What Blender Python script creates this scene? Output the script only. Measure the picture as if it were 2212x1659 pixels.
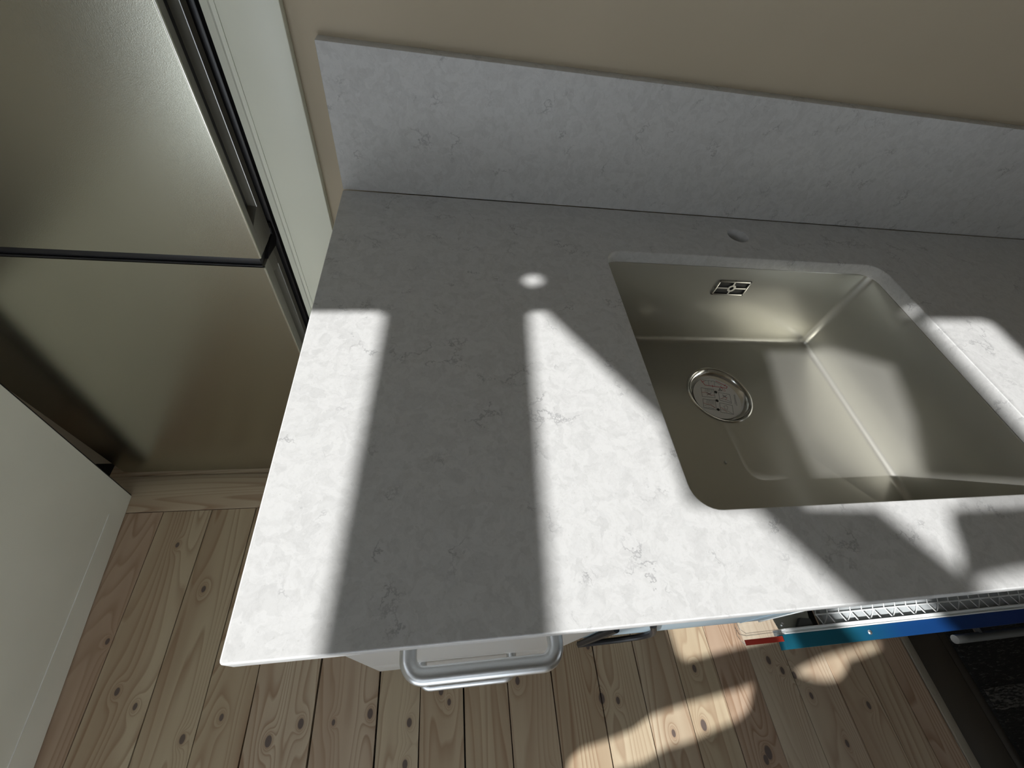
import bpy, bmesh, math, random
from mathutils import Vector, Matrix
random.seed(7)
PI = math.pi
for o in list(bpy.data.objects):
    bpy.data.objects.remove(o)
S = bpy.context.scene
COL = S.collection

# ------------------------------------------------------------------ camera
cam_d = bpy.data.cameras.new('camera')
cam = bpy.data.objects.new('camera', cam_d)
COL.objects.link(cam)
S.camera = cam
cam_d.sensor_fit = 'HORIZONTAL'
cam_d.sensor_width = 36.0
cam_d.lens = 909.71 / 2212 * 36.0
cam_d.clip_start = 0.02
RW = ((0.98666, -0.09483, 0.13225), (0.00217, -0.80483, -0.59350), (0.16272, 0.58588, -0.79390))
r0, r1, r2 = [Vector(v).normalized() for v in RW]
M = Matrix(((r0.x, -r1.x, -r2.x), (r0.y, -r1.y, -r2.y), (r0.z, -r1.z, -r2.z))).to_4x4()
M.translation = Vector((0.1489, -0.6322, 1.2639))
cam.matrix_world = M

# ------------------------------------------------------------------ light
S.view_settings.view_transform = 'Standard'
S.view_settings.look = 'None'
S.view_settings.gamma = 1.0
S.view_settings.exposure = 0.0
try:
    S.view_settings.use_curve_mapping = False
except Exception:
    pass
SUN_AZ = math.radians(65.4)      # heading of the light, from +y towards +x
SUN_EL = math.radians(37.15)
world = bpy.data.worlds.new('sky')
S.world = world
world.use_nodes = True
wn = world.node_tree
wn.nodes.clear()
wo = wn.nodes.new('ShaderNodeOutputWorld')
wb = wn.nodes.new('ShaderNodeBackground')
wb.inputs[0].default_value = (0.86, 0.93, 1.0, 1)
wb.inputs[1].default_value = 3.1
wn.links.new(wb.outputs[0], wo.inputs[0])
sun_d = bpy.data.lights.new('sun', 'SUN')
sun_d.energy = 6.9
sun_d.angle = math.radians(0.5)
sun_d.color = (1.0, 0.995, 0.98)
sun = bpy.data.objects.new('sun', sun_d)
COL.objects.link(sun)
sdir = Vector((math.sin(SUN_AZ) * math.cos(SUN_EL), math.cos(SUN_AZ) * math.cos(SUN_EL), -math.sin(SUN_EL)))
sun.rotation_euler = sdir.to_track_quat('-Z', 'Y').to_euler()
sun.location = (-3, -2, 4)

# ------------------------------------------------------------------ materials
def mat(name, color=(.5, .5, .5), rough=.5, metal=0.0, **kw):
    m = bpy.data.materials.new(name)
    m.use_nodes = True
    b = m.node_tree.nodes['Principled BSDF']
    b.inputs['Base Color'].default_value = (*color, 1)
    b.inputs['Roughness'].default_value = rough
    b.inputs['Metallic'].default_value = metal
    for k, v in kw.items():
        b.inputs[k].default_value = v
    return m
class NT:
    def __init__(s, m):
        s.nt = m.node_tree; s.b = s.nt.nodes['Principled BSDF']
    def n(s, t, **kw):
        q = s.nt.nodes.new(t)
        for k, v in kw.items(): setattr(q, k, v)
        return q
    def l(s, a, b): s.nt.links.new(a, b)
    def math(s, op, a, b=None, c=None, clamp=False):
        q = s.nt.nodes.new('ShaderNodeMath'); q.operation = op; q.use_clamp = clamp
        for i, v in enumerate((a, b, c)):
            if v is None: continue
            if isinstance(v, (int, float)): q.inputs[i].default_value = v
            else: s.l(v, q.inputs[i])
        return q.outputs[0]
    def ramp(s, fac, stops, interp='LINEAR'):
        q = s.nt.nodes.new('ShaderNodeValToRGB'); e = q.color_ramp.elements
        q.color_ramp.interpolation = interp
        while len(e) < len(stops): e.new(.5)
        for i, (p, c) in enumerate(stops):
            e[i].position = p
            e[i].color = (*(c if isinstance(c, tuple) else (c, c, c)), 1)
        s.l(fac, q.inputs[0]); return q.outputs[0]
    def mix(s, fac, a, b, mode='MIX'):
        q = s.nt.nodes.new('ShaderNodeMix'); q.data_type = 'RGBA'; q.blend_type = mode
        for i, v in ((0, fac), (6, a), (7, b)):
            if isinstance(v, (int, float)): q.inputs[i].default_value = v
            elif isinstance(v, tuple): q.inputs[i].default_value = (*v, 1)
            else: s.l(v, q.inputs[i])
        return q.outputs[2]
    def pos(s): return s.n('ShaderNodeNewGeometry').outputs['Position']
    def mapping(s, v, scale=(1, 1, 1), loc=(0, 0, 0), rot=(0, 0, 0)):
        q = s.n('ShaderNodeMapping'); s.l(v, q.inputs[0])
        q.inputs['Scale'].default_value = scale; q.inputs['Location'].default_value = loc
        q.inputs['Rotation'].default_value = rot
        return q.outputs[0]
    def noise(s, v, scale, detail=3, rough=.5, dist=0, out=0):
        q = s.n('ShaderNodeTexNoise'); s.l(v, q.inputs['Vector'])
        q.inputs['Scale'].default_value = scale; q.inputs['Detail'].default_value = detail
        q.inputs['Roughness'].default_value = rough; q.inputs['Distortion'].default_value = dist
        return q.outputs[out]
    def bump(s, h, strength, dist=.001):
        q = s.n('ShaderNodeBump'); s.l(h, q.inputs['Height'])
        q.inputs['Strength'].default_value = strength; q.inputs['Distance'].default_value = dist
        s.l(q.outputs[0], s.b.inputs['Normal'])
    def vadd(s, a, b, op='ADD'):
        q = s.n('ShaderNodeVectorMath', operation=op); s.l(a, q.inputs[0])
        if isinstance(b, tuple): q.inputs[1].default_value = b
        else: s.l(b, q.inputs[1])
        return q.outputs[0]

def quartz():
    m = mat('quartz', (.74, .74, .73), .38); t = NT(m)
    P = t.pos()
    w = t.noise(P, 22, 4, .6, out=1)
    w2 = t.vadd(t.vadd(w, (.5, .5, .5), 'SUBTRACT'), (.06, .06, .06), 'MULTIPLY')
    Pd = t.vadd(P, w2)
    v = t.n('ShaderNodeTexVoronoi'); t.l(Pd, v.inputs['Vector']); v.inputs['Scale'].default_value = 95
    v.inputs['Randomness'].default_value = 1
    cell = t.n('ShaderNodeSeparateColor'); t.l(v.outputs['Color'], cell.inputs[0])
    patch = t.ramp(cell.outputs[0], [(0, .93), (.36, .955), (.46, 1.0), (1, 1.0)])
    cloud = t.ramp(t.noise(Pd, 120, 5, .75), [(.36, .925), (.56, 1.02)])
    # thin wandering veins, present only here and there
    w3 = t.vadd(t.vadd(t.noise(P, 30, 5, .65, out=1), (.5, .5, .5), 'SUBTRACT'), (.09, .09, .09), 'MULTIPLY')
    v2 = t.n('ShaderNodeTexVoronoi'); v2.feature = 'DISTANCE_TO_EDGE'; t.l(t.vadd(P, w3), v2.inputs['Vector']); v2.inputs['Scale'].default_value = 15
    line = t.ramp(v2.outputs['Distance'], [(0, 1.0), (.012, .7), (.03, 0.0)])
    pres = t.ramp(t.noise(P, 26, 2, .5), [(.53, 0.0), (.64, 1.0)])
    vein = t.math('MULTIPLY', line, pres)
    c = t.mix(1.0, (.60, .60, .595), patch, 'MULTIPLY')
    c = t.mix(1.0, c, cloud, 'MULTIPLY')
    c = t.mix(t.math('MULTIPLY', vein, .62), c, (.25, .25, .26))
    spk = t.ramp(t.noise(P, 420, 1, .5), [(.70, 0.0), (.76, 1.0)])
    c = t.mix(t.math('MULTIPLY', spk, .25), c, (.3, .29, .27))
    t.l(c, t.b.inputs['Base Color'])
    return m

def steel(name, color, rough, scale, var=.06, aniso=0.0):
    m = mat(name, color, rough, 1.0); t = NT(m)
    P = t.mapping(t.pos(), scale)
    n = t.noise(P, 1, 3, .6)
    t.l(t.math('ADD', t.math('MULTIPLY', n, var * 2), rough - var), t.b.inputs['Roughness'])
    t.bump(n, .12, .0006)
    if aniso: t.b.inputs['Anisotropic'].default_value = aniso
    return m

KNOTS = [(-0.548, -0.235, .007), (-0.623, -0.45, .007), (-0.563, -0.551, .008), (-0.516, -0.582, .007), (-0.401, -0.649, .009), (-0.333, -0.619, .007),
 (-0.163, -0.647, .010), (-0.225, -0.671, .011), (-0.093, -0.652, .006), (-0.014, -0.644, .010), (0.075, -0.669, .009), (0.166, -0.640, .007), (0.147, -0.617, .009),
 (0.334, -0.614, .009), (0.541, -0.669, .012), (0.5815, -0.677, .008), (0.8065, -0.631, .009), (0.788, -0.746, .012), (0.705, -0.753, .008), (0.934, -0.813, .014),
 (1.055, -0.658, .009), (1.085, -0.671, .009), (1.11, -0.718, .008), (1.263, -0.753, .009), (1.154, -0.819, .008), (0.528, -0.557, .008), (1.026, -0.632, .010),
 (0.922, -0.825, .010), (0.069, -0.741, .009), (-0.30, -0.80, .009), (0.40, -0.80, .008), (-0.45, -0.35, .008)]
def satin():
    m = mat('satin_sink_steel', (.52, .51, .45), .22, 1.0); t = NT(m)
    n = t.noise(t.mapping(t.pos(), (7, 320, 320)), 1, 3, .6)
    t.bump(n, .05, .0004)
    b2 = t.n('ShaderNodeBsdfPrincipled')
    b2.inputs['Base Color'].default_value = (.64, .63, .58, 1); b2.inputs['Roughness'].default_value = .5; b2.inputs['Metallic'].default_value = .8
    mx = t.n('ShaderNodeMixShader'); mx.inputs[0].default_value = .5
    out = t.nt.nodes['Material Output']
    t.l(t.b.outputs[0], mx.inputs[1]); t.l(b2.outputs[0], mx.inputs[2]); t.l(mx.outputs[0], out.inputs[0])
    return m
def pine():
    m = mat('pine', (.6, .45, .28), .48); t = NT(m)
    P = t.pos()
    oi = t.n('ShaderNodeObjectInfo')
    rnd = oi.outputs['Random']
    cx = t.n('ShaderNodeCombineXYZ'); t.l(t.math('MULTIPLY', rnd, 37.0), cx.inputs[2])
    base = t.mapping(P, (9.0, 0.75, 1.0))
    base = t.vadd(base, cx.outputs[0])
    field = t.math('MULTIPLY', t.noise(base, 1.0, 1.5, .4, .15), 1.0)
    kd = None; kring = None
    sx = t.n('ShaderNodeSeparateXYZ'); t.l(P, sx.inputs[0])
    for (kx, ky, kr) in KNOTS:
        dx = t.math('MULTIPLY', t.math('SUBTRACT', sx.outputs[0], kx), 1.5 / kr)
        dy = t.math('MULTIPLY', t.math('SUBTRACT', sx.outputs[1], ky), .95 / kr)
        d2 = t.math('ADD', t.math('MULTIPLY', dx, dx), t.math('MULTIPLY', dy, dy))
        g = t.math('DIVIDE', 1.0, t.math('ADD', d2, 1.0))
        kd = g if kd is None else t.math('MAXIMUM', kd, g)
    field = t.math('ADD', field, t.math('MULTIPLY', kd, .30))
    ph = t.math('MULTIPLY', field, 26.0)
    fr = t.math('FRACT', ph)
    ring = t.ramp(fr, [(0, 0.0), (.55, .25), (.88, 1.0), (1.0, 0.0)])
    str_ = t.ramp(t.noise(t.vadd(t.mapping(P, (2.2, .5, 1)), cx.outputs[0]), 3, 2, .5), [(.35, .25), (.65, 1.0)])
    fine = t.noise(t.mapping(P, (900, 14, 1)), 1, 3, .6)
    heart = t.ramp(rnd, [(0, (.55, .475, .36)), (.3, (.51, .435, .32)), (.55, (.57, .50, .40)), (.8, (.50, .385, .305)), (1, (.55, .48, .365))])
    tone = t.ramp(t.noise(t.vadd(t.mapping(P, (14, .9, 1)), cx.outputs[0]), 1, 2, .5), [(.35, (.84, .76, .70)), (.62, (1.05, 1.03, .98))])
    c = t.mix(1.0, heart, tone, 'MULTIPLY')
    c = t.mix(t.math('MULTIPLY', t.math('MULTIPLY', ring, str_), .85), c, (.25, .14, .08))
    c = t.mix(t.math('MULTIPLY', fine, .30), c, (.36, .25, .15))
    kn = t.ramp(kd, [(.50, 0.0), (.60, 1.0)])
    halo = t.ramp(kd, [(.18, 0.0), (.5, 1.0)])
    c = t.mix(t.math('MULTIPLY', halo, .35), c, (.30, .18, .11))
    c = t.mix(t.math('MULTIPLY', kn, .85), c, (.085, .065, .065))
    t.l(c, t.b.inputs['Base Color'])
    t.bump(t.math('ADD', fine, t.math('MULTIPLY', ring, .5)), .15, .0006)
    return m

def painted(name, color, rough, nscale=180, strength=.12, dist=.0008):
    m = mat(name, color, rough); t = NT(m)
    P = t.pos()
    n = t.noise(P, nscale, 3, .5)
    c = t.mix(t.ramp(t.noise(P, 4, 2, .5), [(.3, 0.0), (.7, 1.0)]), tuple(x * .95 for x in color), tuple(min(1, x * 1.04) for x in color))
    t.l(c, t.b.inputs['Base Color'])
    t.bump(n, strength, dist)
    return m

QUARTZ = quartz()
PINE = pine()
SINK = satin()
SINKRIM = steel('polished_sink_seam', (.70, .69, .66), .14, (60, 60, 60), .02)
FRIDGE = steel('satin_fridge_steel', (.50, .495, .42), .25, (900, 900, 900), .02)
FRIDGE_SIDE = mat('satin_fridge_edge', (.30, .29, .25), .35, .3)
EDGE = mat('polished_edge', (.97, .96, .92), .16, 1.0)
CHROME = steel('satin_chrome', (.72, .74, .76), .36, (90, 90, 90), .03)
MIRROR = mat('satin_cabinet_steel', (.62, .61, .58), .42, .30)
BLACKP = mat('black_plastic', (.012, .012, .014), .42)
DARKG = mat('dark_rubber', (.03, .03, .034), .5)
WALLP = painted('beige_wall_paint', (.50, .43, .32), .75, 160, .10, .001)
TRIMP = painted('grey_white_gloss_paint', (.76, .77, .66), .35, 60, .10, .0008)
BOARDP = painted('white_lacquer', (.88, .88, .79), .30, 30, .02, .0005)
CEILP = painted('ceiling_paint', (.30, .285, .25), .8)
DARKW = painted('dark_stained_wood', (.05, .042, .033), .5, 90, .2)
OLDW = painted('worn_light_wood', (.30, .27, .22), .55, 90, .2)
SUBF = mat('dark_subfloor', (.012, .010, .009), .9)
WHITEP = mat('white_lacquered_aluminium', (.80, .82, .82), .28)
GREYP = mat('grey_plastic', (.07, .072, .07), .6)
ZINC = steel('zinc_plate', (.60, .64, .60), .38, (80, 80, 80), .05)
STICKER = painted('sticker_paper', (.90, .89, .88), .45, 300, .02)
PRINT_RED = mat('red_print', (.60, .06, .09), .5)
PRINT_PINK = mat('pink_print', (.70, .33, .33), .5)
PRINT_GREY = mat('grey_print', (.22, .22, .23), .5)
PRINT_BLK = mat('black_print', (.01, .01, .012), .6)
RED = mat('red_tape', (.42, .035, .02), .4)
def film(name, color, rough, metal, v=.2):
    m = mat(name, color, rough, metal); t = NT(m)
    n = t.noise(t.mapping(t.pos(), (3, 20, 6)), 2, 3, .5)
    c = t.mix(t.ramp(n, [(.35, 0.0), (.65, 1.0)]), color, tuple(min(1, x * (1 + v)) for x in color))
    t.l(c, t.b.inputs['Base Color']); t.bump(n, .1, .001)
    return m
BLUE = film('blue_protective_film', (.012, .085, .22), .28, .35)
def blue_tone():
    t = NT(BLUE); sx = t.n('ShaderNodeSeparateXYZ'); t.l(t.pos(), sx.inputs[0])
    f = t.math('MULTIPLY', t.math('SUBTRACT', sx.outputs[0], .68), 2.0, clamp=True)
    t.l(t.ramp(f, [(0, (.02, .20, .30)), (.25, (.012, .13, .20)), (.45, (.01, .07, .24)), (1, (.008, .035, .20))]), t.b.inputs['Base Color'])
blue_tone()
PALEF = film('pale_blue_film', (.40, .52, .60), .34, .08, .12)
CLEAR = mat('clear_plastic', (.95, .97, 1), .05, 0, **{'Transmission Weight': 1.0, 'IOR': 1.35})
GLASS = mat('fill_window_glass', (1, 1, 1), .0, 0, **{'Transmission Weight': 1.0, 'IOR': 1.0})
def rug_mat():
    m = mat('black_rug_wool', (.012, .012, .012), .95); t = NT(m)
    P = t.pos()
    n = t.noise(t.mapping(P, (60, 260, 60), rot=(0, 0, .2)), 1, 4, .7)
    t.l(t.mix(t.ramp(n, [(.55, 0.0), (.72, 1.0)]), (.008, .008, .008), (.10, .10, .10)), t.b.inputs['Base Color'])
    t.bump(n, 1.0, .004)
    return m
RUG = rug_mat()

# ------------------------------------------------------------------ geometry helpers
def link(name, me, m, parent=None, kind=None, label=None):
    o = bpy.data.objects.new(name, me)
    COL.objects.link(o)
    if m is not None and not me.materials: me.materials.append(m)
    if parent is not None: o.parent = parent
    if kind: o['kind'] = kind
    if label: o['label'] = label
    return o
def fin(bm, name, m, parent=None, smooth=False, **kw):
    bmesh.ops.recalc_face_normals(bm, faces=bm.faces)
    me = bpy.data.meshes.new(name); bm.to_mesh(me); bm.free()
    if smooth:
        me.polygons.foreach_set('use_smooth', [True] * len(me.polygons))
        try: me.set_sharp_from_angle(angle=math.radians(35))
        except Exception: pass
    return link(name, me, m, parent, **kw)
def add_box(bm, lo, hi, bevel=0, seg=2):
    g = bmesh.ops.create_cube(bm, size=1)
    vs = g['verts']
    for v in vs:
        v.co = Vector([lo[i] + (v.co[i] + .5) * (hi[i] - lo[i]) for i in range(3)])
    if bevel:
        es = list({e for v in vs for e in v.link_edges})
        bmesh.ops.bevel(bm, geom=es, offset=bevel, segments=seg, profile=.5, affect='EDGES')
def box(name, lo, hi, m, parent=None, bevel=0, seg=2, **kw):
    bm = bmesh.new(); add_box(bm, lo, hi, bevel, seg)
    return fin(bm, name, m, parent, smooth=bevel > 0, **kw)
def add_prism(bm, poly, axis, lo, hi):
    """poly: 2D points in the plane normal to axis; 'z': (x,y), 'y': (x,z), 'x': (y,z)"""
    def P(a, b, h):
        return {'z': (a, b, h), 'y': (a, h, b), 'x': (h, a, b)}[axis]
    A = [bm.verts.new(P(a, b, lo)) for a, b in poly]
    B = [bm.verts.new(P(a, b, hi)) for a, b in poly]
    n = len(poly)
    bm.faces.new(A); bm.faces.new(B[::-1])
    for i in range(n): bm.faces.new((A[i], B[i], B[(i + 1) % n], A[(i + 1) % n]))
def prism(name, poly, axis, lo, hi, m, parent=None, **kw):
    bm = bmesh.new(); add_prism(bm, poly, axis, lo, hi)
    return fin(bm, name, m, parent, **kw)
def rrect(x0, y0, x1, y1, r, n=6):
    out = []
    for (cx, cy, a) in ((x1 - r, y1 - r, 0), (x0 + r, y1 - r, PI / 2), (x0 + r, y0 + r, PI), (x1 - r, y0 + r, 1.5 * PI)):
        for i in range(n + 1):
            t = a + PI / 2 * i / n
            out.append((cx + r * math.cos(t), cy + r * math.sin(t)))
    return out
def dense(lp, step=.02):
    out = []
    for i, a in enumerate(lp):
        b = lp[(i + 1) % len(lp)]
        n = max(1, int(math.hypot(b[0] - a[0], b[1] - a[1]) / step)) if (i + 1) % 9 == 0 else 1
        if (i + 1) % 9 == 0: n = 14
        for k in range(n): out.append((a[0] + (b[0] - a[0]) * k / n, a[1] + (b[1] - a[1]) * k / n))
    return out
def circle(cx, cy, r, n=40, ry=None):
    return [(cx + r * math.cos(2 * PI * i / n), cy + (ry or r) * math.sin(2 * PI * i / n)) for i in range(n)]
def add_tube(bm, path, r, n=12, closed=False):
    pts = [Vector(p) for p in path]
    rings = []
    N = len(pts)
    up = None
    for i in range(N):
        if closed: d = (pts[(i + 1) % N] - pts[i - 1])
        else: d = pts[min(i + 1, N - 1)] - pts[max(i - 1, 0)]
        d.normalize()
        if up is None:
            up = Vector((0, 0, 1)) if abs(d.z) < .9 else Vector((1, 0, 0))
        a = d.cross(up).normalized(); b = a.cross(d).normalized(); up = b
        rings.append([bm.verts.new(pts[i] + a * math.cos(2 * PI * k / n) * r + b * math.sin(2 * PI * k / n) * r) for k in range(n)])
    for i in range(N if closed else N - 1):
        A, B = rings[i], rings[(i + 1) % N]
        for k in range(n): bm.faces.new((A[k], A[(k + 1) % n], B[(k + 1) % n], B[k]))
    if not closed:
        bm.faces.new(rings[0][::-1]); bm.faces.new(rings[-1])
def tube(name, path, r, m, parent=None, n=12, closed=False, **kw):
    bm = bmesh.new(); add_tube(bm, path, r, n, closed)
    return fin(bm, name, m, parent, smooth=True, **kw)
def lathe(name, prof, c, m, parent=None, n=48, **kw):
    bm = bmesh.new(); rings = []
    for (r, z) in prof:
        if r < 1e-6: rings.append([bm.verts.new((c[0], c[1], z))])
        else: rings.append([bm.verts.new((c[0] + r * math.cos(2 * PI * k / n), c[1] + r * math.sin(2 * PI * k / n), z)) for k in range(n)])
    for A, B in zip(rings, rings[1:]):
        for k in range(n):
            if len(A) == 1 and len(B) == 1: continue
            if len(A) == 1: bm.faces.new((A[0], B[k], B[(k + 1) % n]))
            elif len(B) == 1: bm.faces.new((A[k], B[0], A[(k + 1) % n]))
            else: bm.faces.new((A[k], B[k], B[(k + 1) % n], A[(k + 1) % n]))
    return fin(bm, name, m, parent, smooth=True, **kw)
def slab(name, loops, z0, z1, m, parent=None, bevel=0, **kw):
    """flat slab with holes: loops[0] outline, the others are openings (x,y)"""
    cu = bpy.data.curves.new(name, 'CURVE'); cu.dimensions = '2D'; cu.fill_mode = 'BOTH'
    cu.extrude = (z1 - z0) / 2 - bevel; cu.bevel_depth = bevel; cu.bevel_resolution = 2; cu.offset = -bevel
    for lp in loops:
        s = cu.splines.new('POLY'); s.points.add(len(lp) - 1)
        for i, (x, y) in enumerate(lp): s.points[i].co = (x, y, 0, 1)
        s.use_cyclic_u = True
    t = bpy.data.objects.new('tmp', cu); COL.objects.link(t)
    bpy.context.view_layer.update()
    me = bpy.data.meshes.new_from_object(t.evaluated_get(bpy.context.evaluated_depsgraph_get()))
    bpy.data.objects.remove(t); bpy.data.curves.remove(cu)
    me.transform(Matrix.Translation((0, 0, (z0 + z1) / 2)))
    me.materials.clear(); me.name = name
    return link(name, me, m, parent, **kw)
def thing(name, label, cat, loc=(0, 0, 0), group=None):
    o = bpy.data.objects.new(name, None); COL.objects.link(o)
    o.empty_display_size = .05
    o['label'] = label; o['category'] = cat
    if group: o['group'] = group
    o['_base'] = list(loc)
    return o
def tag(o, label, cat, group=None):
    o['label'] = label; o['category'] = cat
    if group: o['group'] = group
    return o
def place_bases():
    """put every thing's empty at its base while its parts stay where they were built"""
    bpy.context.view_layer.update()
    for o in list(COL.objects):
        if o.type == 'EMPTY' and '_base' in o.keys():
            b = Vector(o['_base']); del o['_base']
            for ch in o.children: ch.location = ch.location - b
            o.location = b

# ------------------------------------------------------------------ the room shell
XL, XR, YF, ZC = -1.02, 2.25, -1.75, 3.05
box('subfloor', (XL - .1, YF - .1, -.10), (XR + .1, .35, -.024), SUBF, kind='structure')
wb_ = bmesh.new()
add_box(wb_, (-.117, .02, -.02), (XR + .1, .14, ZC))
add_box(wb_, (XL - .1, .02, -.02), (-.80, .14, ZC))
add_box(wb_, (-.80, .02, 2.08), (-.117, .14, ZC))
fin(wb_, 'wall_back', WALLP, kind='structure')
bm = bmesh.new()
add_box(bm, (-.90, .14, -.02), (-.80, .80, ZC)); add_box(bm, (-.117, .14, -.02), (-.02, .80, ZC)); add_box(bm, (-.9, .78, -.02), (-.02, .86, ZC))
fin(bm, 'wall_recess', WALLP, kind='structure')
# unseen left wall, made-up openings (laid out from the sun patches they throw)
SD = (math.sin(SUN_AZ) / math.tan(SUN_EL), math.cos(SUN_AZ) / math.tan(SUN_EL))   # shift per metre of drop
def back(p, z=.9):
    t = (p[0] - XL) / SD[0]
    return (p[1] - SD[1] * t, z + t)
OPEN = [
 (.9, [(-.36, -.28), (-.20, -.27), (-.004, -.262), (.082, -.258), (.091, -.268), (.072, -.615), (-.004, -.615), (-.36, -.615)]),
 (.9, [(.256, -.256), (.262, -.250), (.286, -.250), (.3905, -.4135), (.391, -.506), (.455, -.514), (.515, -.606), (.515, -.615), (.234, -.615)]),
 (.9, [(.552, -.245), (.70, -.245), (.784, -.31), (.756, -.407), (.705, -.511), (.868, -.511), (.872, -.243), (.990, -.240), (.997, -.250), (.988, -.515), (.77, -.521), (.69, -.521), (.674, -.526), (.664, -.543), (.655, -.565), (.636, -.588), (.585, -.517), (.505, -.512), (.515, -.38)]),
 (.9, [(.636, -.594), (.66, -.590), (.70, -.587), (1.22, -.585), (1.22, -.612), (.655, -.612)]),
 (.9, [(.352, -.622), (.600, -.622), (.247, -.767), (-.008, -.767)]),
 (.55, [(.795, -.570), (.985, -.570), (1.02, -.640), (.82, -.640)]),
 (.55, [(.685, -.580), (.700, -.580), (.715, -.640), (.685, -.640)]),
 (.9, circle(.274, -.190, .0165, 20, .0125)),
 (.9, [(.852, -.224), (.878, -.222), (.878, -.211), (.852, -.213)]),
 (.0, [(.745, -.38), (.764, -.53), (.772, -.595), (.79, -.613), (.82, -.610), (.973, -.594), (1.12, -.580), (1.16, -.38)]),
 (.0, [(.42, -.81), (.439, -.772), (.47, -.758), (.534, -.750), (.60, -.738), (.66, -.715), (.75, -.702), (.84, -.694), (.916, -.686), (.965, -.678), (.95, -.70), (.93, -.728), (.889, -.745), (.82, -.757), (.753, -.771), (.69, -.776), (.62, -.796), (.56, -.80), (.50, -.815), (.46, -.83)]),
 (.0, [(1.09, -.664), (1.14, -.652), (1.20, -.640), (1.28, -.632), (1.36, -.622), (1.395, -.622), (1.40, -.632), (1.33, -.645), (1.27, -.652), (1.26, -.668), (1.22, -.690), (1.16, -.690), (1.12, -.678)]),
]
loops = [[(YF - .2, -.02), (.0199, -.02), (.0199, ZC), (YF - .2, ZC)]]
for z, poly in OPEN:
    loops.append([back(p, z) for p in poly])
wl = slab('unseen_wall_left', loops, -.01, .0, WALLP, kind='structure')
wl.data.transform(Matrix(((0, 0, 1, XL), (1, 0, 0, 0), (0, 1, 0, 0), (0, 0, 0, 1))))
# right wall with a second, unseen window added for fill light
bm = bmesh.new()
RY0, RY1, RZ0, RZ1 = -1.70, -1.25, 1.00, 1.80
add_box(bm, (XR, YF, -.02), (XR + .1, RY0, ZC)); add_box(bm, (XR, RY1, -.02), (XR + .1, .02, ZC))
add_box(bm, (XR, RY0, -.02), (XR + .1, RY1, RZ0)); add_box(bm, (XR, RY0, RZ1), (XR + .1, RY1, ZC))
fin(bm, 'wall_right', WALLP, kind='structure')
win2 = bpy.data.objects.new('fill_window_2', None); COL.objects.link(win2); win2['kind'] = 'structure'
bm = bmesh.new()
for a, b in (((RY0, RZ0), (RY0 + .06, RZ1)), ((RY1 - .06, RZ0), (RY1, RZ1)), ((RY0, RZ0), (RY1, RZ0 + .06)), ((RY0, RZ1 - .06), (RY1, RZ1)), ((-1.49, RZ0), (-1.46, RZ1))):
    add_box(bm, (XR + .03, a[0], a[1]), (XR + .08, b[0], b[1]))
fin(bm, 'fill_window_frame', WHITEP, win2)
# front wall with unseen windows added and sized for daylight fill
WX0, WX1, WZ0, WZ1 = -.66, .45, 1.26, 1.68
bm = bmesh.new()
add_box(bm, (XL, YF - .2, -.02), (WX0, YF, ZC)); add_box(bm, (WX1, YF - .2, -.02), (XR + .1, YF, ZC))
add_box(bm, (WX0, YF - .2, -.02), (WX1, YF, .06)); add_box(bm, (WX0, YF - .2, .88), (WX1, YF, WZ0)); add_box(bm, (WX0, YF - .2, WZ1), (WX1, YF, ZC))
fin(bm, 'wall_front', WALLP, kind='structure')
win = bpy.data.objects.new('fill_window_1', None); COL.objects.link(win); win['kind'] = 'structure'
bm = bmesh.new()
for lo, hi in (((WX0, WZ0), (WX0 + .06, WZ1)), ((WX1 - .06, WZ0), (WX1, WZ1)), ((WX0, WZ0), (WX1, WZ0 + .06)), ((WX0, WZ1 - .06), (WX1, WZ1)), ((-.08, WZ0), (-.03, WZ1)), ((WX0, .06), (WX0 + .05, .88)), ((WX1 - .05, .06), (WX1, .88)), ((WX0, .06), (WX1, .11)), ((WX0, .83), (WX1, .88))):
    add_box(bm, (lo[0], YF - .10, lo[1]), (hi[0], YF - .04, hi[1]))
fin(bm, 'fill_window_frame', WHITEP, win)
box('fill_window_pane', (WX0 + .05, YF - .075, WZ0 + .05), (WX1 - .05, YF - .07, WZ1 - .05), GLASS, win)

box('ceiling', (XL - .1, YF - .2, ZC), (XR + .1, .9, ZC + .1), CEILP, kind='structure')

# door casing on the right of the fridge recess
trim = bpy.data.objects.new('trim_1', None); COL.objects.link(trim); trim['kind'] = 'structure'
box('casing_board', (-.0985, .004, 0), (-.030, .0199, 2.15), TRIMP, trim, .0015)
prism('inner_bead', [(-.117, .0199), (-.117, .012), (-.108, .010), (-.1045, .0065), (-.0995, .0065), (-.0985, .0199)], 'z', 0, 2.15, TRIMP, trim)
box('jamb_lining', (-.1168, .021, 0), (-.112, .14, 2.08), TRIMP, trim)

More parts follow.
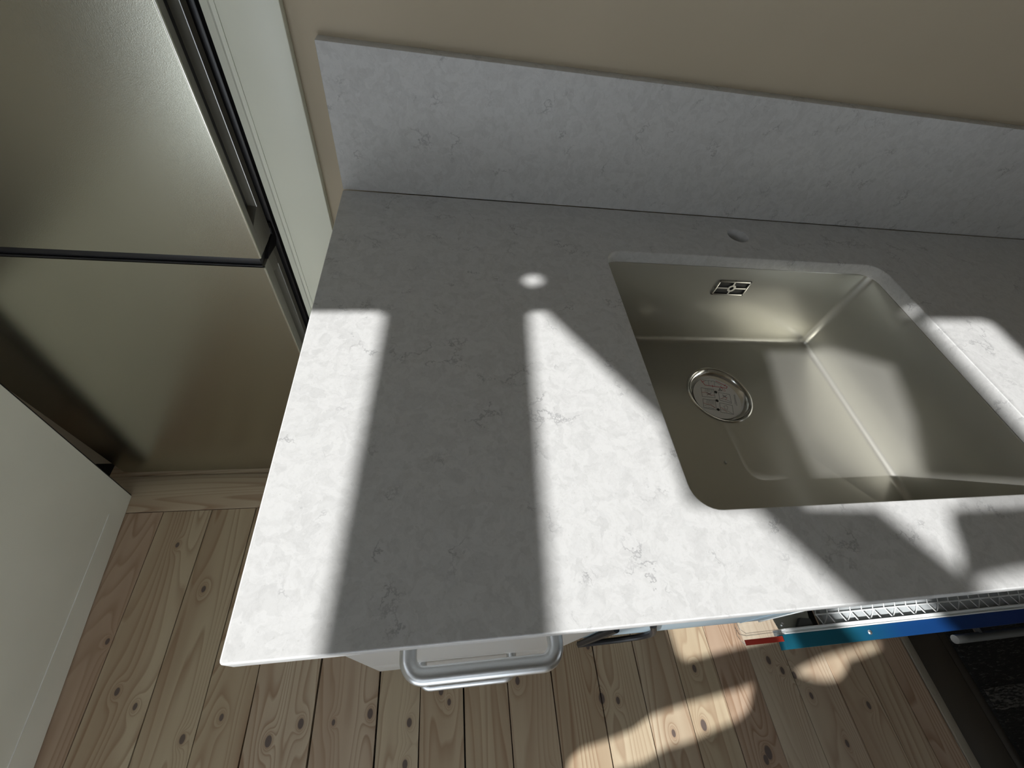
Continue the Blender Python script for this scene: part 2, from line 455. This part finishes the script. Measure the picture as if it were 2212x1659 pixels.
# ------------------------------------------------------------------ the plank floor
floor = bpy.data.objects.new('floor', None); COL.objects.link(floor); floor['kind'] = 'structure'
seams = [-1.018, -.985, -.865, -.735, -.612, -.490, -.377, -.276, -.137, .002, .098, .201, .309, .421, .540, .651, .760, .867, .974, 1.080, 1.200, 1.302, 1.385, 1.466]
gaps = {8: .0045, 9: .0035, 11: .0035, 13: .0035, 14: .003, 18: .002}
for i, (a, b) in enumerate(zip(seams, seams[1:])):
    ga = gaps.get(i, .0026) / 2; gb = gaps.get(i + 1, .0026) / 2
    y1 = -.1425 if a < -.14 else .0195
    bm = bmesh.new()
    n = 14
    # the edges wander a little, as old boards do
    le = [(a + ga + random.uniform(-.0007, .0007), y1 + (YF - y1) * k / n) for k in range(n + 1)]
    re = [(b - gb + random.uniform(-.0007, .0007), y1 + (YF - y1) * k / n) for k in range(n + 1)]
    dz = random.uniform(-.0012, 0)
    add_prism(bm, le + re[::-1], 'z', -.023, dz)
    fin(bm, 'plank', PINE, floor)
# cross board in front of the fridge, running the other way
m2 = PINE.copy(); m2.name = 'pine_cross_grain'
t2 = NT(m2)
for nd in [n for n in m2.node_tree.nodes if n.bl_idname == 'ShaderNodeMapping']:
    sc = nd.inputs['Scale'].default_value
    nd.inputs['Scale'].default_value = (sc[1], sc[0], sc[2])
box('cross_plank', (-.79, -.1405, -.023), (-.1375, -.034, .0015), m2, floor, .001)
box('cross_plank', (-.79, -.0335, -.023), (-.118, .75, .0), m2, floor, .001)
box('edge_strip', (1.468, YF, -.023), (1.492, .0195, .003), OLDW, floor, .002)
box('border_plank', (1.494, YF, -.023), (1.60, .0195, -.001), DARKW, floor, .002)
box('border_plank', (1.603, YF, -.023), (XR, .0195, -.004), DARKW, floor, .002)

# ------------------------------------------------------------------ worktop, upstand
SX0, SX1, SY0, SY1 = .3875, .878, -.512, -.1136
TOPZ = .90
CXR = 2.24
wt = slab('worktop', [rrect(0, -.60, CXR, .0, .003, 3), rrect(SX0, SY0, SX1, SY1, .027, 8), circle(.6385, -.0525, .0175, 36)], .88, TOPZ, QUARTZ, bevel=.0012)
tag(wt, 'pale grey veined quartz worktop with a rectangular sink cut-out and one tap hole', 'worktop')
up_ = box('upstand', (.0003, .0003, .9003), (CXR, .0197, 1.082), QUARTZ, bevel=.001)
tag(up_, 'low quartz splashback strip standing along the back edge of the worktop', 'splashback')

# ------------------------------------------------------------------ sink
sink = thing('sink', 'rectangular brushed steel undermount sink set into the quartz worktop', 'sink', (.633, -.313, .69))
BZ = .708
def bowl():
    bm = bmesh.new()
    def ring(x0, y0, x1, y1, r, z): return [bm.verts.new((x, y, z)) for x, y in dense(rrect(x0, y0, x1, y1, r, 8))]
    rs = [ring(SX0 - .018, SY0 - .018, SX1 + .018, SY1 + .018, .03, .8795), ring(SX0 - .001, SY0 - .001, SX1 + .001, SY1 + .001, .015, .8795), ring(SX0, SY0, SX1, SY1, .014, .878)]
    R = .011
    rs.append(ring(SX0, SY0, SX1, SY1, .014, BZ + R))
    for k in range(1, 6):
        a = PI / 2 * k / 5
        i = R * (1 - math.cos(a))
        rs.append(ring(SX0 + i, SY0 + i, SX1 - i, SY1 - i, max(.014 - i, .003), BZ + R - R * math.sin(a)))
    c = (.634, -.2435); rr = .0575
    loop = dense(rrect(SX0 + R, SY0 + R, SX1 - R, SY1 - R, .003, 8))
    rs.append([bm.verts.new((c[0] + rr * math.cos(t), c[1] + rr * math.sin(t), BZ)) for t in [math.atan2(y - c[1], x - c[0]) for x, y in loop]])
    for A, B in zip(rs, rs[1:]):
        n = len(A)
        for k in range(n):
            bm.faces.new((A[k], A[(k + 1) % n], B[(k + 1) % n], B[k]))
    return fin(bm, 'bowl', SINK, sink, smooth=True)
bowl()
lathe('drain_ring', [(.0600, BZ - .001), (.0595, BZ + .0008), (.0575, BZ + .0016), (.0555, BZ + .0008), (.0535, BZ - .003), (.0500, BZ - .0065), (.0460, BZ - .0075), (.0, BZ - .0080)], (.634, -.2435), SINKRIM, sink, 64)
# printed paper disc lying in the drain
stk = thing('paper_disc', 'round white paper disc printed with care pictograms lying in the sink drain', 'sticker', (.6345, -.2445, BZ - .0072))
SZ = BZ - .0058
bm = bmesh.new(); add_prism(bm, circle(.6315, -.2475, .0435, 56), 'z', SZ - .0006, SZ)
fin(bm, 'paper', STICKER, stk)
def strokes(name, segs, w, m, z=SZ):
    bm = bmesh.new()
    for (a, b) in segs:
        a = Vector(a); b = Vector(b); d = (b - a)
        if d.length < 1e-6: continue
        d.normalize(); n = Vector((-d.y, d.x)) * w / 2
        add_prism(bm, [tuple(a + n - d * w / 2), tuple(b + n + d * w / 2), tuple(b - n + d * w / 2), tuple(a - n - d * w / 2)], 'z', z, z + .00025)
    return fin(bm, name, m, stk)
def path(pts, closed=False):
    return list(zip(pts, pts[1:])) + ([(pts[-1], pts[0])] if closed else [])
TL = [(0.6086, -0.2251), (0.6321, -0.2286), (0.6277, -0.2472), (0.6038, -0.2441)]
BL = [(0.6026, -0.2493), (0.6253, -0.2528), (0.6192, -0.2733), (0.5975, -0.2683)]
TR = [(0.6392, -0.2356), (0.6593, -0.2403), (0.6546, -0.2593), (0.6342, -0.2524)]
BR = [(0.6319, -0.2578), (0.654, -0.2638), (0.6481, -0.2825), (0.626, -0.2773)]
def q(B, u, v):
    a = Vector(B[0]).lerp(Vector(B[1]), u); b = Vector(B[3]).lerp(Vector(B[2]), u)
    return tuple(a.lerp(b, v))
seg = []
for B in (TL, BL, TR, BR): seg += path(B, True)
strokes('pictogram_frame', seg, .0005, PRINT_GREY)
seg = []
for B, cu, cv, s in ((TL, .58, .62, .17), (TR, .5, .35, .17)):
    seg += [(q(B, cu - s, cv - s * .8), q(B, cu + s, cv + s * .8)), (q(B, cu + s, cv - s * .8), q(B, cu - s, cv + s * .8))]
strokes('crossed_out_mark', seg, .0007, PRINT_BLK)
seg = []
for k in range(7):
    seg.append((q(TL, .35 + k * .09, .05), q(TL, .28 + k * .1, .4)))
    seg.append((q(BL, .35 + k * .09, .06), q(BL, .25 + k * .1, .45)))
seg += path([q(BL, .1, .72), q(BL, .3, .6), q(BL, .6, .62), q(BL, .85, .75), q(BL, .8, .9), q(BL, .4, .85), q(BL, .1, .92)])
seg += path([q(BR, .3, .3), q(BR, .5, .15), q(BR, .62, .3), q(BR, .55, .6), q(BR, .38, .62), q(BR, .3, .3)])
seg += path([q(BR, .0, .75), q(BR, .5, .72), q(BR, .95, .95)]) + path([q(TR, .0, .8), q(TR, .5, .7), q(TR, .95, .85)])
strokes('fixture_drawing', seg, .00035, PRINT_GREY)
seg = path([q(TL, 0, .55), q(TL, .3, .5), q(TL, .7, .75), q(TL, 1, .7)]) + path([q(TR, .15, .75), q(TR, .45, .5), q(TR, .7, .45), q(TR, .5, .8)]) \
    + path([q(BL, 0, .45), q(BL, .3, .55), q(BL, .6, .5), q(BL, .95, .8)]) + path([q(BR, 0, .5), q(BR, .25, .6), q(BR, .5, .9)])
strokes('hand_drawing', seg, .0006, PRINT_PINK)
strokes('red_outline', path([(0.615, -0.2072), (0.6187, -0.2192), (0.6591, -0.2262), (0.6617, -0.2226), (0.6444, -0.2102)]) + [((.6155, -.2125), (.6205, -.2105)), ((.6325, -.2235), (.6335, -.2195)), ((.650, -.2265), (.649, -.2225)), ((.6570, -.2210), (.6600, -.2185))], .0009, PRINT_RED)
strokes('room_sketch', path([(.617, -.2075), (.640, -.2105), (.652, -.220)]) + path([(.630, -.2085), (.627, -.2195)]) + path([(.641, -.2105), (.637, -.2215)]) + [((.622, -.2105), (.6245, -.2085)), ((.6335, -.2125), (.636, -.2105))], .0004, PRINT_GREY)
strokes('warning_triangle', path([(0.6457, -0.2262), (0.6474, -0.2321), (0.6409, -0.2316)], True) + [((.6447, -.2285), (.6447, -.2300))], .0006, PRINT_BLK)
strokes('bin_symbol', path([(.650, -.2275), (.6545, -.2285), (.6535, -.2330), (.6495, -.2322)], True), .0005, PRINT_PINK)
strokes('fine_print', [((.6690 - k * .0016, -.2405 - k * .0006 + .0), (.6628 - k * .0016, -.2640 + k * .003)) for k in range(2)], .0005, PRINT_GREY)
for (x, y) in ((0.6339, -0.2349), (0.6286, -0.2535), (0.6231, -0.2722)):
    bm = bmesh.new(); add_prism(bm, circle(x, y, .0027, 20), 'z', SZ, SZ + .0003)
    fin(bm, 'punched_hole', PRINT_BLK, stk)
# overflow grille on the back wall of the bowl
ov = bpy.data.objects.new('overflow_grille', None); COL.objects.link(ov); ov.parent = sink
OX0, OX1, OZ0, OZ1 = .604, .6645, .8250, .8555
GY = SY1
bm = bmesh.new()
W = .0032
for lo, hi in (((OX0, OZ0), (OX1, OZ0 + W)), ((OX0, OZ1 - W), (OX1, OZ1)), ((OX0, OZ0), (OX0 + W, OZ1)), ((OX1 - W, OZ0), (OX1, OZ1))):
    add_box(bm, (lo[0], GY - .0030, lo[1]), (hi[0], GY - .0002, hi[1]), .0007)
cxo, czo = (OX0 + OX1) / 2, (OZ0 + OZ1) / 2
for lo, hi in (((OX0, czo - .0014), (cxo - .006, czo + .0014)), ((cxo + .006, czo - .0014), (OX1, czo + .0014)), ((cxo - .0014, OZ0), (cxo + .0014, czo - .006)), ((cxo - .0014, czo + .006), (cxo + .0014, OZ1))):
    add_box(bm, (lo[0], GY - .0026, lo[1]), (hi[0], GY - .0004, hi[1]))
n = 24
for k in range(n):
    a0, a1 = 2 * PI * k / n, 2 * PI * (k + 1) / n
    add_prism(bm, [(cxo + .0072 * math.cos(a0), czo + .0072 * math.sin(a0)), (cxo + .0072 * math.cos(a1), czo + .0072 * math.sin(a1)), (cxo + .0036 * math.cos(a1), czo + .0036 * math.sin(a1)), (cxo + .0036 * math.cos(a0), czo + .0036 * math.sin(a0))], 'y', GY - .0030, GY - .0006)
ov_me = fin(bm, 'grille_frame', SINKRIM, ov, smooth=True)
box('grille_opening', (OX0 + .001, GY - .0008, OZ0 + .001), (OX1 - .001, GY + .0006, OZ1 - .001), BLACKP, ov)

# crumb of silicone in the bowl
bm = bmesh.new(); bmesh.ops.create_icosphere(bm, subdivisions=2, radius=1)
for v in bm.verts: v.co = Vector((v.co.x * .0019, v.co.y * .0030, v.co.z * .0016)) + Vector((.5885, -.375, BZ + .0014))
tag(fin(bm, 'debris_crumb', WHITEP, smooth=True), 'tiny white crumb on the sink floor, in front of the drain', 'debris')

# ------------------------------------------------------------------ fridge-freezer
fr = thing('fridge_freezer', 'tall brushed steel fridge freezer with a dark gap between its two doors', 'fridge', (-.44, .25, .001))
FX0, FX1, FY0, FY1 = -.74, -.1406, -.033, .038
def door(name, z0, z1, rz0, rz1, chamf, ry0, ry1):
    """door leaf whose right-hand side carries a long recessed grip"""
    g = bpy.data.objects.new(name, None); COL.objects.link(g); g.parent = fr
    # front sheet wraps round the edge with a small radius
    e = .0022
    prof = [(FX0, FY0 + .004), (FX0 + .004, FY0)] + [(FX1 - e + e * math.sin(a), FY0 + e - e * math.cos(a)) for a in [PI / 2 * k / 5 for k in range(6)]] + [(FX1, FY0 + .004), (FX1 - .003, FY0 + .004), (FX1 - .003, FY0 + .006), (FX0, FY0 + .006)]
    bm = bmesh.new(); add_prism(bm, prof, 'z', z0, z1)
    fin(bm, 'door_skin', FRIDGE, g, smooth=True)
    tube('bright_edge', [(FX1 - .0010, FY0 + .0010, z0 + .001), (FX1 - .0010, FY0 + .0010, z1 - .001)], .0012, EDGE, g, 8)
    # core
    box('door_core', (FX0 + .002, FY0 + .006, z0 + .001), (FX1 - .026, FY1, z1 - .001), DARKG, g)
    # side frame around the recess: built as a plate with an opening
    bm = bmesh.new()
    ya, yb, yc, yd = FY0 + .0045, ry0, ry1, FY1
    add_box(bm, (FX1 - .026, ya, z0), (FX1 - .0005, yb, z1), .0006)
    add_box(bm, (FX1 - .026, yc, z0), (FX1 - .0005, yd, z1), .0010)
    c = chamf
    add_prism(bm, [(yb, z0), (yc, z0), (yc, rz0 + (c if c > 0 else 0)), (yb, rz0)], 'x', FX1 - .026, FX1 - .0005)
    add_prism(bm, [(yb, rz1), (yc, rz1 + (c if c < 0 else 0)), (yc, z1), (yb, z1)], 'x', FX1 - .026, FX1 - .0005)
    fin(bm, 'edge_frame', FRIDGE_SIDE, g)
    box('grip_recess', (FX1 - .025, yb, rz0 - .001), (FX1 - .0135, yc, rz1 + .002), DARKG, g)
    tube('grip_bead', [(FX1 - .0002, yc - .0006, rz0 + .012), (FX1 - .0002, yc - .0006, rz1 - .004)], .0009, CHROME, g, 8)
    return g
door('upper_door', .7905, 1.88, .838, 1.80, .012, -.0145, .0205)
door('lower_door', .028, .7725, .12, .745, -.012, -.0060, .0205)
# seal lip along the gap and the hinge cover
box('gap_trim', (FX0 + .002, FY0 + .004, .7735), (FX1 - .004, FY1, .7900), BLACKP, fr, .002)
tube('gap_lip', [(FX0, FY0 + .0022, .7745), (FX1 - .003, FY0 + .0022, .7745)], .0018, BLACKP, fr, 8)
prism('hinge_cover', [(-.012, .7750), (.012, .772), (.036, .768), (.047, .775), (.050, .790), (.044, .806), (.038, .800), (.036, .789), (.010, .787)], 'x', FX1 - .012, FX1 + .0012, BLACKP, fr)
box('door_seal', (FX0 + .01, FY1 + .0005, .03), (FX1 - .008, FY1 + .010, 1.88), BLACKP, fr)
box('body', (FX0, FY1 + .0105, .03), (FX1 + .004, .62, 1.88), mat('black_satin_body', (.022, .022, .025), .3), fr, .004)
box('plinth', (FX0 + .01, FY0 + .03, .001), (FX1 - .01, .6, .0275), BLACKP, fr)

# ------------------------------------------------------------------ leaning white board (front left)
bd = thing('white_panel', 'glossy off-white panel standing on edge at the lower left, beside the fridge', 'panel', (-.70, -.30, .0))
e_ = Vector((.0787, -.9969, 0)).normalized(); s_ = Vector((.1042, .0083, .9945)).normalized(); n_ = e_.cross(s_).normalized()
if n_.x > 0: n_ = -n_
P0 = Vector((-.7080, -.0930, .0016))
def bpt(a, b, c): return P0 + e_ * a + s_ * b + n_ * c
bm = bmesh.new()
def add_obox(bm, a0, a1, b0, b1, c0, c1):
    vs = [bm.verts.new(bpt(a, b, c)) for a in (a0, a1) for b in (b0, b1) for c in (c0, c1)]
    for f in ((0, 1, 3, 2), (4, 6, 7, 5), (0, 4, 5, 1), (2, 3, 7, 6), (0, 2, 6, 4), (1, 5, 7, 3)): bm.faces.new([vs[i] for i in f])
add_obox(bm, 0, 1.15, 0, .64, .0, .030)
bmesh.ops.bevel(bm, geom=bm.edges[:], offset=.0015, segments=2, affect='EDGES')
fin(bm, 'face_board', BOARDP, bd, smooth=True)
bm = bmesh.new(); add_obox(bm, .004, 1.145, .004, .635, .0302, .036); fin(bm, 'backing_board', BLACKP, bd)
bm = bmesh.new()
add_tube(bm, [bpt(.078, .0705, -.0006), bpt(.30, .0755, -.0006), bpt(.60, .085, -.0006)], .0013, 8)
fin(bm, 'edge_bead', mat('white_edge_bead', (.85, .85, .80), .25), bd, smooth=True)
bm = bmesh.new(); add_obox(bm, -.003, -.0002, .0, .64, .002, .036); fin(bm, 'shaded_end', BLACKP, bd)  # unlit end of the panel, its shade coloured in as black

# ------------------------------------------------------------------ drawer unit with bow handles
FY = -.58
du = thing('drawer_unit', 'polished steel two-drawer unit with bow handles under the left end of the worktop', 'cabinet', (.19, -.3, .0))
DX0, DX1 = .033, .352
bm = bmesh.new()
add_box(bm, (DX0 + .002, FY + .021, .285), (DX0 + .018, -.03, .8795)); add_box(bm, (DX1 - .018, FY + .021, .285), (DX1 - .002, -.03, .8795))
add_box(bm, (DX0 + .018, FY + .021, .285), (DX1 - .018, -.03, .300)); add_box(bm, (DX0 + .018, -.045, .30), (DX1 - .018, -.03, .8795)); add_box(bm, (DX0 + .018, FY + .021, .862), (DX1 - .018, -.03, .8795))
fin(bm, 'carcass', mat('white_melamine', (.80, .80, .76), .45), du)
for x in (DX0 + .03, DX1 - .03):
    for y in (FY + .06, -.08):
        lathe('leg', [(.0, .001), (.022, .001), (.022, .008), (.013, .012), (.013, .284), (0, .284)], (x, y), GREYP, du, 20)
def bow(z, x0, x1, r, parent, y1=-.6125, yw=FY):
    c = .016; pts = [(x0, yw, z)]
    for k in range(9):
        a = PI / 2 * k / 8; pts.append((x0 + c - c * math.cos(a), y1 + c - c * math.sin(a), z))
    for k in range(9):
        a = PI / 2 * k / 8; pts.append((x1 - c + c * math.sin(a), y1 + c - c * math.cos(a), z))
    pts.append((x1, yw, z))
    return tube('handle', pts, r, CHROME, parent, 18)
for (z0, z1, hz) in ((.432, .858, .752), (.285, .428, .405)):
    d = bpy.data.objects.new('drawer', None); COL.objects.link(d); d.parent = du
    box('drawer_front', (DX0, FY, z0), (DX1, FY + .020, z1), MIRROR, d, .0015)
    bow(hz, .1155, .2675, .0085, d)

# ------------------------------------------------------------------ filmed apron panel next to it
ap = thing('apron_panel', 'steel front panel under pale blue protective film, right of the drawer unit', 'panel', (.50, FY, .56))
box('panel', (.3545, FY, .56), (.655, FY + .018, .862), PALEF, ap, .001)
box('film_seam', (.612, FY - .0009, .56), (.6135, FY - .0002, .862), mat('film_crease', (.16, .22, .27), .3), ap)
box('side_edge', (.6552, FY - .001, .545), (.6580, FY + .020, .866), WHITEP, ap, .0005)
bm = bmesh.new()
for z in (.862,): add_box(bm, (.356, FY + .0185, z), (.655, FY + .06, z + .017))
fin(bm, 'mounting_rail', ZINC, ap)
gp = [(.356, .520), (.385, .523), (.420, .530), (.442, .545), (.452, .562), (.453, .580), (.447, .600), (.432, .638), (.415, .676), (.400, .712)]  # dark handle-like shade on the film, built as an added black tube
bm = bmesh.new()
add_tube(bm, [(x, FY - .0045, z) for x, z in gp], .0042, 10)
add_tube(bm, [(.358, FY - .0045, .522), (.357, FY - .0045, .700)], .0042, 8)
fin(bm, 'dark_bow_shade', BLACKP, ap, smooth=True)

# ------------------------------------------------------------------ pull-out wire basket front, blue film
po = thing('basket_drawer', 'pull-out wire basket drawer whose front edge is wrapped in deep blue film', 'drawer', (1.1, -.55, .0))
PZ = .55; PX0, PX1 = .686, 1.95
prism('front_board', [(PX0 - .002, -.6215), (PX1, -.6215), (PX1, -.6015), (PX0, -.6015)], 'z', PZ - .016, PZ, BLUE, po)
bm = bmesh.new()
for (ya, yb, dz) in ((-.6012, -.5992, .004), (-.5986, -.5974, .0025), (-.5968, -.5935, .005)):
    add_box(bm, (PX0 + .004, ya, PZ - .02), (PX1, yb, PZ + dz), .0006)
add_box(bm, (PX0 + .006, -.6012, PZ - .03), (PX1, -.5935, PZ + .0012))
fin(bm, 'profile_rail', WHITEP, po, smooth=True)
lathe('screw', [(.0, PZ + .0022), (.0016, PZ + .0020), (.0030, PZ + .0012), (.0036, PZ)], (.843, -.6110), CHROME, po, 16)
bm = bmesh.new()
add_tube(bm, [(1.005, -.6335, PZ - .009), (PX1, -.6335, PZ - .009)], .0068, 12)
add_tube(bm, [(1.06, -.6335, PZ - .009), (1.06, -.6215, PZ - .009)], .005, 8)
fin(bm, 'handle', GREYP, po, smooth=True)
# basket
bm = bmesh.new()
for k in range(52):
    x = .765 + k * .0225
    add_tube(bm, [(x, -.5930, PZ + .001), (x - .003, -.578, PZ - .003), (x + .004, -.560, PZ - .001), (x + .004, -.50, PZ - .001)], .0009, 6)
    if k % 2 == 0: add_tube(bm, [(x + .002, -.5930, PZ), (x + .014, -.586, PZ - .004), (x + .019, -.579, PZ - .003)], .0009, 6)
for y, z in ((-.5785, PZ - .003), (-.562, PZ - .001)):
    add_tube(bm, [(.760, y, z), (PX1, y, z)], .0013, 6)
o = fin(bm, 'wire_mesh', WHITEP, po, smooth=True); o['kind'] = 'stuff'
box('basket_liner', (.775, -.5930, PZ - .020), (PX1, -.48, PZ - .0065), mat('light_grey_liner', (.50, .53, .54), .5), po)
box('basket_liner', (.745, -.5930, PZ - .035), (.7745, -.48, PZ - .022), BLACKP, po)
# zinc bracket at its left end
br = bpy.data.objects.new('bracket', None); COL.objects.link(br); br.parent = po
prism('bracket_plate', [(PX0, -.5935), (.745, -.5935), (.752, -.566), (.700, -.568), (.683, -.578)], 'z', PZ - .006, PZ - .0045, ZINC, br)
prism('slide_arm', [(.716, -.5935), (.745, -.5935), (.744, -.583), (.728, -.581)], 'z', PZ - .0044, PZ + .002, GREYP, br)
for (x, y) in ((.694, -.588), (.697, -.5855), (.740, -.573)):
    lathe('rivet', [(.0, PZ - .002), (.0014, PZ - .0024), (.0022, PZ - .0044)], (x, y), CHROME, br, 12)
for x in (.70, 1.30, 1.90):
    for y in (-.53, -.08):
        bm = bmesh.new(); add_box(bm, (x - .012, y - .012, .001), (x + .012, y + .012, .8795 if y > -.3 else .51), .002)
        fin(bm, 'post', ZINC, po, smooth=True)
box('slide_frame', (.76, -.545, .49), (1.92, -.06, .512), GREYP, po)

# clear bag with a red strip beside it
pb = thing('plastic_sleeve', 'clear plastic sleeve with a red strip, just left of the blue-filmed edge', 'packaging', (.65, -.60, .5))
rm = box('red_strip', (.6165, -.6105, PZ - .0005), (.6835, -.6030, PZ + .0005), RED, pb)
bm = bmesh.new()
pts = [(.6095, -.5750, PZ), (.6080, -.5860, PZ), (.6115, -.5945, PZ), (.622, -.5975, PZ), (.684, -.5968, PZ)]
add_tube(bm, pts, .0007, 6)
add_tube(bm, [(.6130, -.5750, PZ), (.6150, -.5880, PZ), (.6230, -.5945, PZ), (.684, -.5940, PZ)], .0005, 6)
add_tube(bm, [(.6090, -.5850, PZ), (.6070, -.5960, PZ), (.6105, -.6040, PZ), (.6165, -.6090, PZ)], .0006, 6)
fin(bm, 'sleeve_fold', CLEAR, pb, smooth=True)
box('sleeve_sheet', (.6125, -.6100, PZ - .0010), (.6845, -.5755, PZ - .0007), CLEAR, pb)

# ------------------------------------------------------------------ black rug
bm = bmesh.new()
add_box(bm, (1.625, -2.0, .0), (2.2, -.56, .010))
rug = fin(bm, 'rug', RUG)
mb = RUG.copy(); mb.name = 'grey_flecked_band'
for nd in mb.node_tree.nodes:
    if nd.bl_idname == 'ShaderNodeValToRGB': nd.color_ramp.elements[0].position = .44; nd.color_ramp.elements[1].position = .60
    if nd.bl_idname == 'ShaderNodeMix': nd.inputs[7].default_value = (.13, .125, .12, 1)
box('woven_band', (1.628, -.800, .0101), (2.19, -.752, .0115), mb, rug, label='grey flecked band')
tag(rug, 'black woven rug on the floor at the lower right corner', 'rug')

place_bases()
